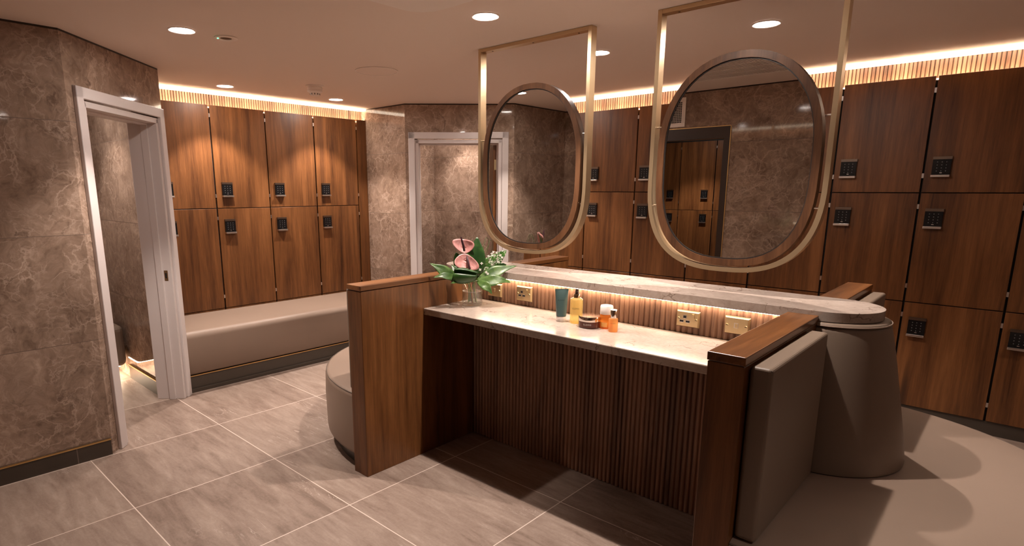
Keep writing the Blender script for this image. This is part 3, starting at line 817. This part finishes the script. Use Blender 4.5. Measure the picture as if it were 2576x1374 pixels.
def stalk(name, label, cat, group, parts, tip, foot, r=.0028, smat=None):
    t = thing(name, label, cat, VB, group=group)
    mb = MB(); stem(mb, tip, foot, r=r); mb.build('stem', smat or M['vase_stem'], t, sharp=80)
    for nm, mb, mt, so in parts: mb.build(nm, mt, t, solid=so, sharp=80)
    return t
CAM = -DV
def spathe_mb(base, tip, w, nrm, cup=.35):
    return leaf_mb([base + (tip-base)*q for q in (0,.25,.5,.75,1)], w, nrm, cup, .05, 10,
                   lambda t: (math.sin(PI*min(1,.04+t*.96))**.55)*(1.0-.35*t))
# anthuriums
G1 = 'pink anthuriums in the vase'
b1 = Q(1170,636,-.02)
sp1 = MB(); 
def heart(mb, c, ax, ay, nrm, w, h, cup, seg=28):
    """heart shaped cupped bract: c = notch point, ay = direction of the tip"""
    rings = []
    for k in range(1,8):
        q = k/7; ring = []
        for i in range(seg):
            a = 2*PI*i/seg
            x = math.sin(a)*w*(.52+.30*(1-math.cos(a)))*1.15; y = (1-math.cos(a))*.5*h
            px, py = x*q, (y-.35*h)*q + .35*h
            d = cup*(q**2)*(abs(math.sin(a))*.8+.2)*(1-.5*math.cos(a))
            ring.append(c + ax*px + ay*py + nrm*d)
        rings.append(ring)
    mb.loft(rings, 0, True, False, True)
    mb.add([c + ay*(.35*h)] + rings[0], [(0,1+i,1+(i+1)%seg) for i in range(seg)], 0, True)
UP = Vector((0,0,1))
heart(sp1, Q(1169,641,-.015), (RV*.99+UP*-.10).normalized(), (UP*.93-RV*.12-CAM*.25).normalized(), (CAM*.95+UP*.25).normalized(), .063, .082, .030)
sd1 = MB().tube([Q(1168.5,634,-.03),Q(1166.5,622,-.04),Q(1163,610,-.045),Q(1160.5,600,-.048)], [.0065,.0068,.006,.0035], 10)
stalk('anthurium', 'upper pink anthurium with a dark purple spike', 'flower', G1, [('spathe',sp1,M['spathe'],.0012),('spadix',sd1,M['spadix'],0)], Q(1169,637,0), Vector((.020,-.020,.016)), .0046, M['stem_red'])
sp2 = MB()
heart(sp2, Q(1170,640,-.05), (RV*.98-UP*.12).normalized(), (-UP*.93+RV*.16+CAM*.22).normalized(), (CAM*.95+UP*.2).normalized(), .070, .098, .026)
sd2 = MB().tube([Q(1175,646,-.060),Q(1177.5,655,-.085),Q(1180,668,-.090),Q(1182,674,-.090)], [.004,.0062,.0066,.0066], 10)
stalk('anthurium', 'lower pink anthurium drooping over the rolled dark leaf', 'flower', G1, [('spathe',sp2,M['spathe'],.0012),('spadix',sd2,M['spadix'],0)], Q(1171,642,-.03), Vector((.006,.024,.016)), .0046, M['stem_red'])
# rolled dark leaf in front
rl = MB(); rings = []
for k in range(15):
    q = k/14; c = Q(1141+q*58, 688+math.sin(q*3)*1.0+q*4, -.085)
    rr = .041*(.62+.5*math.sin(PI*min(1,.25+q*.75))); ring = []
    for i in range(22):
        a = -.7+ i/21*(2*PI*.92)
        ring.append(c + UP*(rr*math.cos(a)*1.0) + DV*(rr*math.sin(a)*.85) + RV*(.010*math.cos(a)))
    rings.append(ring)
rl.loft(rings, 0, False, False, True)
stalk('rolled_leaf', 'glossy dark green leaf rolled into a drum at the vase mouth', 'leaf', 'foliage in the vase', [('blade',rl,M['leaf_dark'],.001)], Q(1176,704,-.06), Vector((-.020,.012,.016)))
# upright pointed leaf
up_ = leaf_mb([Q(1190,690,-.02),Q(1193,670,-.025),Q(1197,648,-.02),Q(1199,626,-.01),Q(1200,602,.005)], .060, CAM*1.0, .10, .0, 8, lambda t: max(0,math.sin(PI*min(1,.02+.98*t**.62)))**.75*(1.0 if t<.75 else 1.0-(t-.75)*1.2))
stalk('pointed_leaf', 'upright dark green pointed leaf behind the pink flowers', 'leaf', 'foliage in the vase', [('blade',up_,M['leaf_dark'],.001)], Q(1190,690,-.01), Vector((.024,.010,.016)))
bk = leaf_mb([Q(1168,690,.03),Q(1158,674,.035),Q(1152,657,.03),Q(1148,640,.02)], .034, (CAM*.95+UP*.2).normalized(), .15)
stalk('round_leaf', 'small dark leaf at the left behind the pink flowers', 'leaf', 'foliage in the vase', [('blade',bk,M['leaf_dark'],.001)], Q(1168,690,.03), Vector((-.010,-.024,.016)))
# lobed leaves left and right
def lobed(name, label, lobes, tip, foot, mt):
    mb = MB()
    for path, w, nv in lobes: leaf_mb(path, w, nv, .16, .06, 6, lambda t: (math.sin(PI*(.06+.94*t**.9)))**.8*(.55+.45*math.sin(PI*min(1,t*1.2))), mb)
    stalk(name, label, 'leaf', 'lobed leaves spreading from the vase', [('blade',mb,mt,.001)], tip, foot)
nL = (UP*.55+CAM*.83).normalized()
lobed('lobed_leaf', 'mid green lobed leaf spreading left from the vase', [
    ([Q(1160,702,-.06),Q(1132,689,-.07),Q(1108,673,-.08),Q(1085,661,-.08)], .036, nL),
    ([Q(1156,700,-.06),Q(1135,692,-.10),Q(1115,688,-.12),Q(1094,692,-.13)], .023, nL),
    ([Q(1158,701,-.06),Q(1146,704,-.11),Q(1136,705,-.14)], .010, nL),
    ([Q(1158,698,-.05),Q(1146,680,-.02),Q(1136,668,.0)], .020, nL)], Q(1158,700,-.05), Vector((.022,-.012,.016)), M['leaf_mid'])
lobed('lobed_leaf', 'mid green lobed leaf spreading right across the socket', [
    ([Q(1200,704,-.05),Q(1232,690,-.04),Q(1262,678,-.03),Q(1298,671,-.01)], .038, nL),
    ([Q(1200,706,-.05),Q(1228,704,-.07),Q(1255,701,-.07),Q(1284,709,-.05)], .036, (UP*.55+CAM*.85).normalized()),
    ([Q(1200,707,-.05),Q(1217,712,-.09),Q(1227,720,-.10),Q(1236,733,-.10)], .028, (UP*.5+CAM*.85-RV*.1).normalized())], Q(1200,706,-.05), Vector((-.024,.004,.016)), M['leaf_mid'])
vr = leaf_mb([Q(1204,700,.0),Q(1222,680,.01),Q(1244,660,.015),Q(1273,635,.02)], .050, (CAM*.95+UP*.2-RV*.1).normalized(), .10, .05)
stalk('variegated_leaf', 'white splashed green leaf at the right of the vase', 'leaf', 'foliage in the vase', [('blade',vr,M['leaf_var'],.001)], Q(1204,700,.0), Vector((-.012,-.020,.016)))
vr2 = leaf_mb([Q(1200,702,.02),Q(1225,692,.03),Q(1250,680,.035),Q(1274,670,.04)], .046, (CAM*.85+UP*.5).normalized(), .14, .05)
stalk('broad_leaf', 'broad dark leaf low at the right, under the white splashed leaf', 'leaf', 'foliage in the vase', [('blade',vr2,M['leaf_dark'],.001)], Q(1200,702,.02), Vector((-.018,-.014,.016)))
for k, (px, py, sx) in enumerate(((1224,606,1),(1233,612,1))):
    pts = [Q(1203,690,.02),Q(1210,655,.03),Q(px-6,py+14,.04),Q(px-1,py,.06),Q(px+6,py+8,.08),Q(px+2,py+34,.09),Q(px-10,py+66,.07)]
    pp = []
    for i in range(len(pts)-1):
        p0,p1,p2,p3 = pts[max(i-1,0)],pts[i],pts[i+1],pts[min(i+2,len(pts)-1)]
        for f in (0,.25,.5,.75): pp.append(.5*((2*p1)+(p2-p0)*f+(2*p0-5*p1+4*p2-p3)*f*f+(3*p1-p0-3*p2+p3)*f**3))
    mb = MB().tube(pp, .0011, 6)
    stalk('looped_stem', ['thin green looped stem, the left loop behind the pointed leaf','thin green looped stem, the right loop nearest the smaller mirror'][k], 'stem', 'looped stems in the vase', [('blade',mb,M['leaf_mid'],0)], Q(1203,690,.02), Vector((.0+k*.01,.02-k*.03,.016)), .0012)
sp = MB(); fl = MB(); FL = []
for (px,py,d) in ((1228,648,-.01),(1236,642,-.01),(1243,647,0),(1250,655,0),(1257,646,.0),(1262,652,.01),(1240,638,-.01),(1248,640,0),(1231,655,-.01),(1222,684,-.05),(1226,688,-.05),(1207,678,-.05),(1211,664,-.03),(1245,676,-.02),(1252,662,0)):
    c = Q(px,py,d)
    for i in range(4):
        a = 2*PI*i/4+px
        e = (RV*math.cos(a)+UP*math.sin(a)); n_ = CAM
        leaf_mb([c, c+e*.004+n_*.001, c+e*.009+n_*.0005], .0034, n_, .2, 0, 2, None, fl)
    FL.append(fl); fl = MB()
    sp.tube([Q(1205,697,-.02), (Q(1205,697,-.02)+c)*.5+UP*.004, c], .0008, 5)
stalk('flower_sprig', 'airy sprig of tiny white flowers right of the anthuriums', 'flower', 'white sprigs in the vase', [('branches',sp,M['vase_stem'],0)]+[('floret',q,M['petal'],.0006) for q in FL], Q(1205,697,-.02), Vector((.016,.016,.016)), .0014)

# toiletries
def text_mesh(txt, size, r, zc, ang0, x_off, mat, parent, name='lettering', flat=None):
    cu = bpy.data.curves.new('txt','FONT'); cu.body = txt; cu.size = size; cu.extrude = 0.0; cu.space_character = 1.15
    to = bpy.data.objects.new('txt', cu); COL.objects.link(to)
    dg = bpy.context.evaluated_depsgraph_get(); dg.update()
    me = bpy.data.meshes.new_from_object(to.evaluated_get(dg)); bpy.data.objects.remove(to)
    xs = [v.co.x for v in me.vertices]; w = max(xs)-min(xs); x0 = min(xs)
    for v in me.vertices:
        x = v.co.x-x0-w/2+x_off; z = v.co.y+zc
        rr = r(z) if callable(r) else r
        th = ang0 + x/rr
        v.co = (rr*math.cos(th), rr*math.sin(th), z)
    me.materials.append(mat); o = bpy.data.objects.new(name, me); COL.objects.link(o); o.parent = parent
    return o
CA = math.atan2(-DV.y, -DV.x)          # local angle that faces the camera
M['tube'] = plain('teal_tube', (.055,.095,.092), .35)
M['ink_dark'] = plain('dark_ink', (.02,.03,.03), .5)
M['ink_light'] = plain('pale_ink', (.55,.48,.44), .5)
M['cap_clear'] = plain('frosted_cap', (.74,.66,.60), .25, trans=.35)
M['oil'] = clear('golden_oil', (.97,.86,.55), 1.0, (.93,.74,.34), .30)
M['pump'] = plain('dark_pump', (.045,.026,.020), .35)
M['pump_gold'] = plain('pump_collar_metal', (.50,.36,.22), .22, 1.0)
M['amber'] = clear('amber_plastic', (.92,.58,.22), 1.0, (.80,.30,.06), .40)
M['amber_light'] = clear('apricot_liquid', (.96,.74,.42), 1.0, (.88,.46,.17), .45)
M['pot_red'] = plain('dark_red_pot', (.085,.018,.010), .10)
M['silver'] = plain('silver_cap', (.80,.72,.66), .12, 1.0)
M['label_y'] = plain('apricot_label', (.80,.40,.10), .4)
G = 'toiletries on the worktop'
# squeeze tube standing on its cap
t = thing('squeeze_tube', 'blue green squeeze tube standing on its pale cap', 'tube', (-1.680,2.453,ZT), group=G)
MB().lathe([(.0001,0),(.0235,0),(.0245,.002),(.0245,.026),(.0225,.028),(.0001,.028)], seg=36).build('cap', M['cap_clear'], t, sharp=50)
rings = []
for k in range(13):
    q = k/12; a_, b_ = .0255+q*.0085, max(.0014, .0255*(1-q)**.62); z = .028+q*.137
    rings.append([RV*(a_*math.cos(2*PI*i/32))+DV*(b_*math.sin(2*PI*i/32))+UP*z for i in range(32)])
bd = MB().loft(rings, 0); bd.build('body', M['tube'], t, sharp=60)
e = MB().obox(RV*-.0342+DV*-.0016+UP*.158, RV*.0684, DV*.0032, UP*.010); e.build('crimp', M['tube'], t)
def rt(z): q = min(1,max(0,(z-.028)/.137)); return .0262*(1-q)**.5+.004
for txt, sz, zz, xo in (('ELEMIS',.0098,.108,-.004),('pro hydra',.0050,.094,-.004),('smooth cream',.0036,.086,-.004)):
    cu = bpy.data.curves.new('txt','FONT'); cu.body = txt; cu.size = sz; cu.space_character = 1.15
    to = bpy.data.objects.new('txt', cu); COL.objects.link(to); dg = bpy.context.evaluated_depsgraph_get(); dg.update()
    me = bpy.data.meshes.new_from_object(to.evaluated_get(dg)); bpy.data.objects.remove(to)
    w = max(v.co.x for v in me.vertices)
    for v in me.vertices:
        x, z = v.co.x-w/2+xo, zz+v.co.y; q = (z-.028)/.137
        a_, b_ = .0255+q*.0085, .0255*(1-q)**.62
        v.co = RV*x - DV*(b_*math.sqrt(max(.05,1-(x/a_)**2))+.0006) + UP*z
    if txt != 'ELEMIS':
        bpy.data.meshes.remove(me); continue
    me.materials.append(M['ink_dark']); o_ = bpy.data.objects.new('lettering', me); COL.objects.link(o_); o_.parent = t
# spray bottle of oil
t = thing('spray_bottle', 'tall clear bottle of golden oil with a dark brown pump', 'bottle', (-1.604,2.475,ZT), group=G)
MB().lathe([(.0001,0),(.0295,0),(.0315,.003),(.0315,.118),(.030,.124),(.018,.129),(.0001,.129)], seg=40).build('body', M['oil'], t, sharp=55)
MB().lathe([(.0135,.129),(.0150,.130),(.0150,.147),(.0140,.149),(.0001,.149)], seg=28).build('collar', M['pump_gold'], t, sharp=50)
MB().lathe([(.0085,.149),(.0090,.152),(.0092,.166),(.0075,.173),(.0001,.174)], seg=24).obox(-DV*.016-RV*.0025+UP*.158, RV*.005, DV*.012, UP*.005).build('pump_head', M['pump'], t, sharp=50)
text_mesh('ELEMIS', .0105, .0318, .074, CA-.30, 0, M['ink_dark'], t)
# pot of balm
t = thing('cosmetic_jar', 'low round dark red jar with a silver lid', 'jar', (-1.506,2.446,ZT), group=G)
MB().lathe([(.0001,0),(.050,0),(.0535,.003),(.054,.008),(.054,.033),(.0001,.033)], seg=48).build('body', M['pot_red'], t, sharp=55)
MB().lathe([(.0548,.0332),(.0552,.035),(.0552,.054),(.0535,.057),(.0001,.0575)], seg=48).build('lid', M['silver'], t, sharp=45)
text_mesh('ELEMIS', .0120, .0545, .0155, CA-.42, 0, M['ink_light'], t)
# amber bottle with white cap
t = thing('amber_bottle', 'amber bottle with a wide white cap, behind the silver-capped one', 'bottle', (-1.434,2.479,ZT), group=G)
MB().lathe([(.0001,0),(.029,0),(.031,.003),(.031,.066),(.028,.070),(.0001,.070)], seg=40).build('body', M['amber'], t, sharp=55)
MB().lathe([(.0305,.0702),(.0312,.072),(.0308,.106),(.028,.112),(.020,.1135),(.0001,.1138)], seg=40).build('cap', M['white_plastic'], t, sharp=45)
lb = MB()
for a0, a1 in ((CA-1.15,CA-.05),):
    P = [(.03125*math.cos(a0+(a1-a0)*i/12), .03125*math.sin(a0+(a1-a0)*i/12)) for i in range(13)]
    lb.add([(x,y,.010) for x,y in P]+[(x,y,.032) for x,y in P], [(i,i+1,14+i,13+i) for i in range(12)], 0, True)
lb.build('label', M['label_y'], t)
t = thing('serum_bottle', 'small apricot bottle with a silver cap, frontmost of the toiletries', 'bottle', (-1.372,2.438,ZT), group=G)
MB().lathe([(.0001,0),(.0205,0),(.0220,.002),(.0220,.060),(.020,.0635),(.0001,.064)], seg=36).build('body', M['amber_light'], t, sharp=55)
MB().lathe([(.0150,.0642),(.0155,.066),(.0155,.103),(.0145,.105),(.0001,.105)], seg=30).build('cap', M['silver'], t, sharp=45)
text_mesh('ELEMIS', .0072, .0223, .040, CA-.25, 0, M['ink_dark'], t)

# ------------------------------------------------------------------ world, camera, view
w = bpy.data.worlds.new('world'); SC.world = w; w.use_nodes = True
w.node_tree.nodes['Background'].inputs[0].default_value = (.25,.18,.15,1); w.node_tree.nodes['Background'].inputs[1].default_value = 0.0
f, pt, rl, dx, dy, yaw = 1473.5, .2035, -.0006, -1.0684, .9384, -.7591
cam = bpy.data.cameras.new('camera'); co = bpy.data.objects.new('camera', cam); COL.objects.link(co); SC.camera = co
cam.sensor_width = 36.0; cam.lens = f/2576*36; cam.clip_start = .02
cam.shift_x = -dx*100/2576; cam.shift_y = dy*100/2576
F = Vector((0,math.cos(pt),-math.sin(pt))); U = Vector((0,math.sin(pt),math.cos(pt))); X = Vector((1,0,0))
X, U = math.cos(rl)*X+math.sin(rl)*U, -math.sin(rl)*X+math.cos(rl)*U
A = Vector((math.cos(yaw),math.sin(yaw))); Bv = Vector((-A.y,A.x))
cv = lambda p: Vector((p.x*A.x+p.y*A.y, p.x*Bv.x+p.y*Bv.y, p.z))
X, U, F = cv(X), cv(U), cv(F)
co.matrix_world = Matrix(((X.x,U.x,-F.x,0),(X.y,U.y,-F.y,0),(X.z,U.z,-F.z,HC),(0,0,0,1)))
vs = SC.view_settings; vs.view_transform = 'Standard'; vs.look = 'None'; vs.gamma = 1.0; vs.use_curve_mapping = False; vs.exposure = 0.02
cy = SC.cycles
cy.max_bounces = 10; cy.diffuse_bounces = 7; cy.glossy_bounces = 5; cy.transmission_bounces = 8; cy.transparent_max_bounces = 8
cy.sample_clamp_indirect = 6.0; cy.caustics_reflective = False; cy.use_denoising = True; cy.use_adaptive_sampling = True; cy.adaptive_threshold = .015; cy.blur_glossy = .05
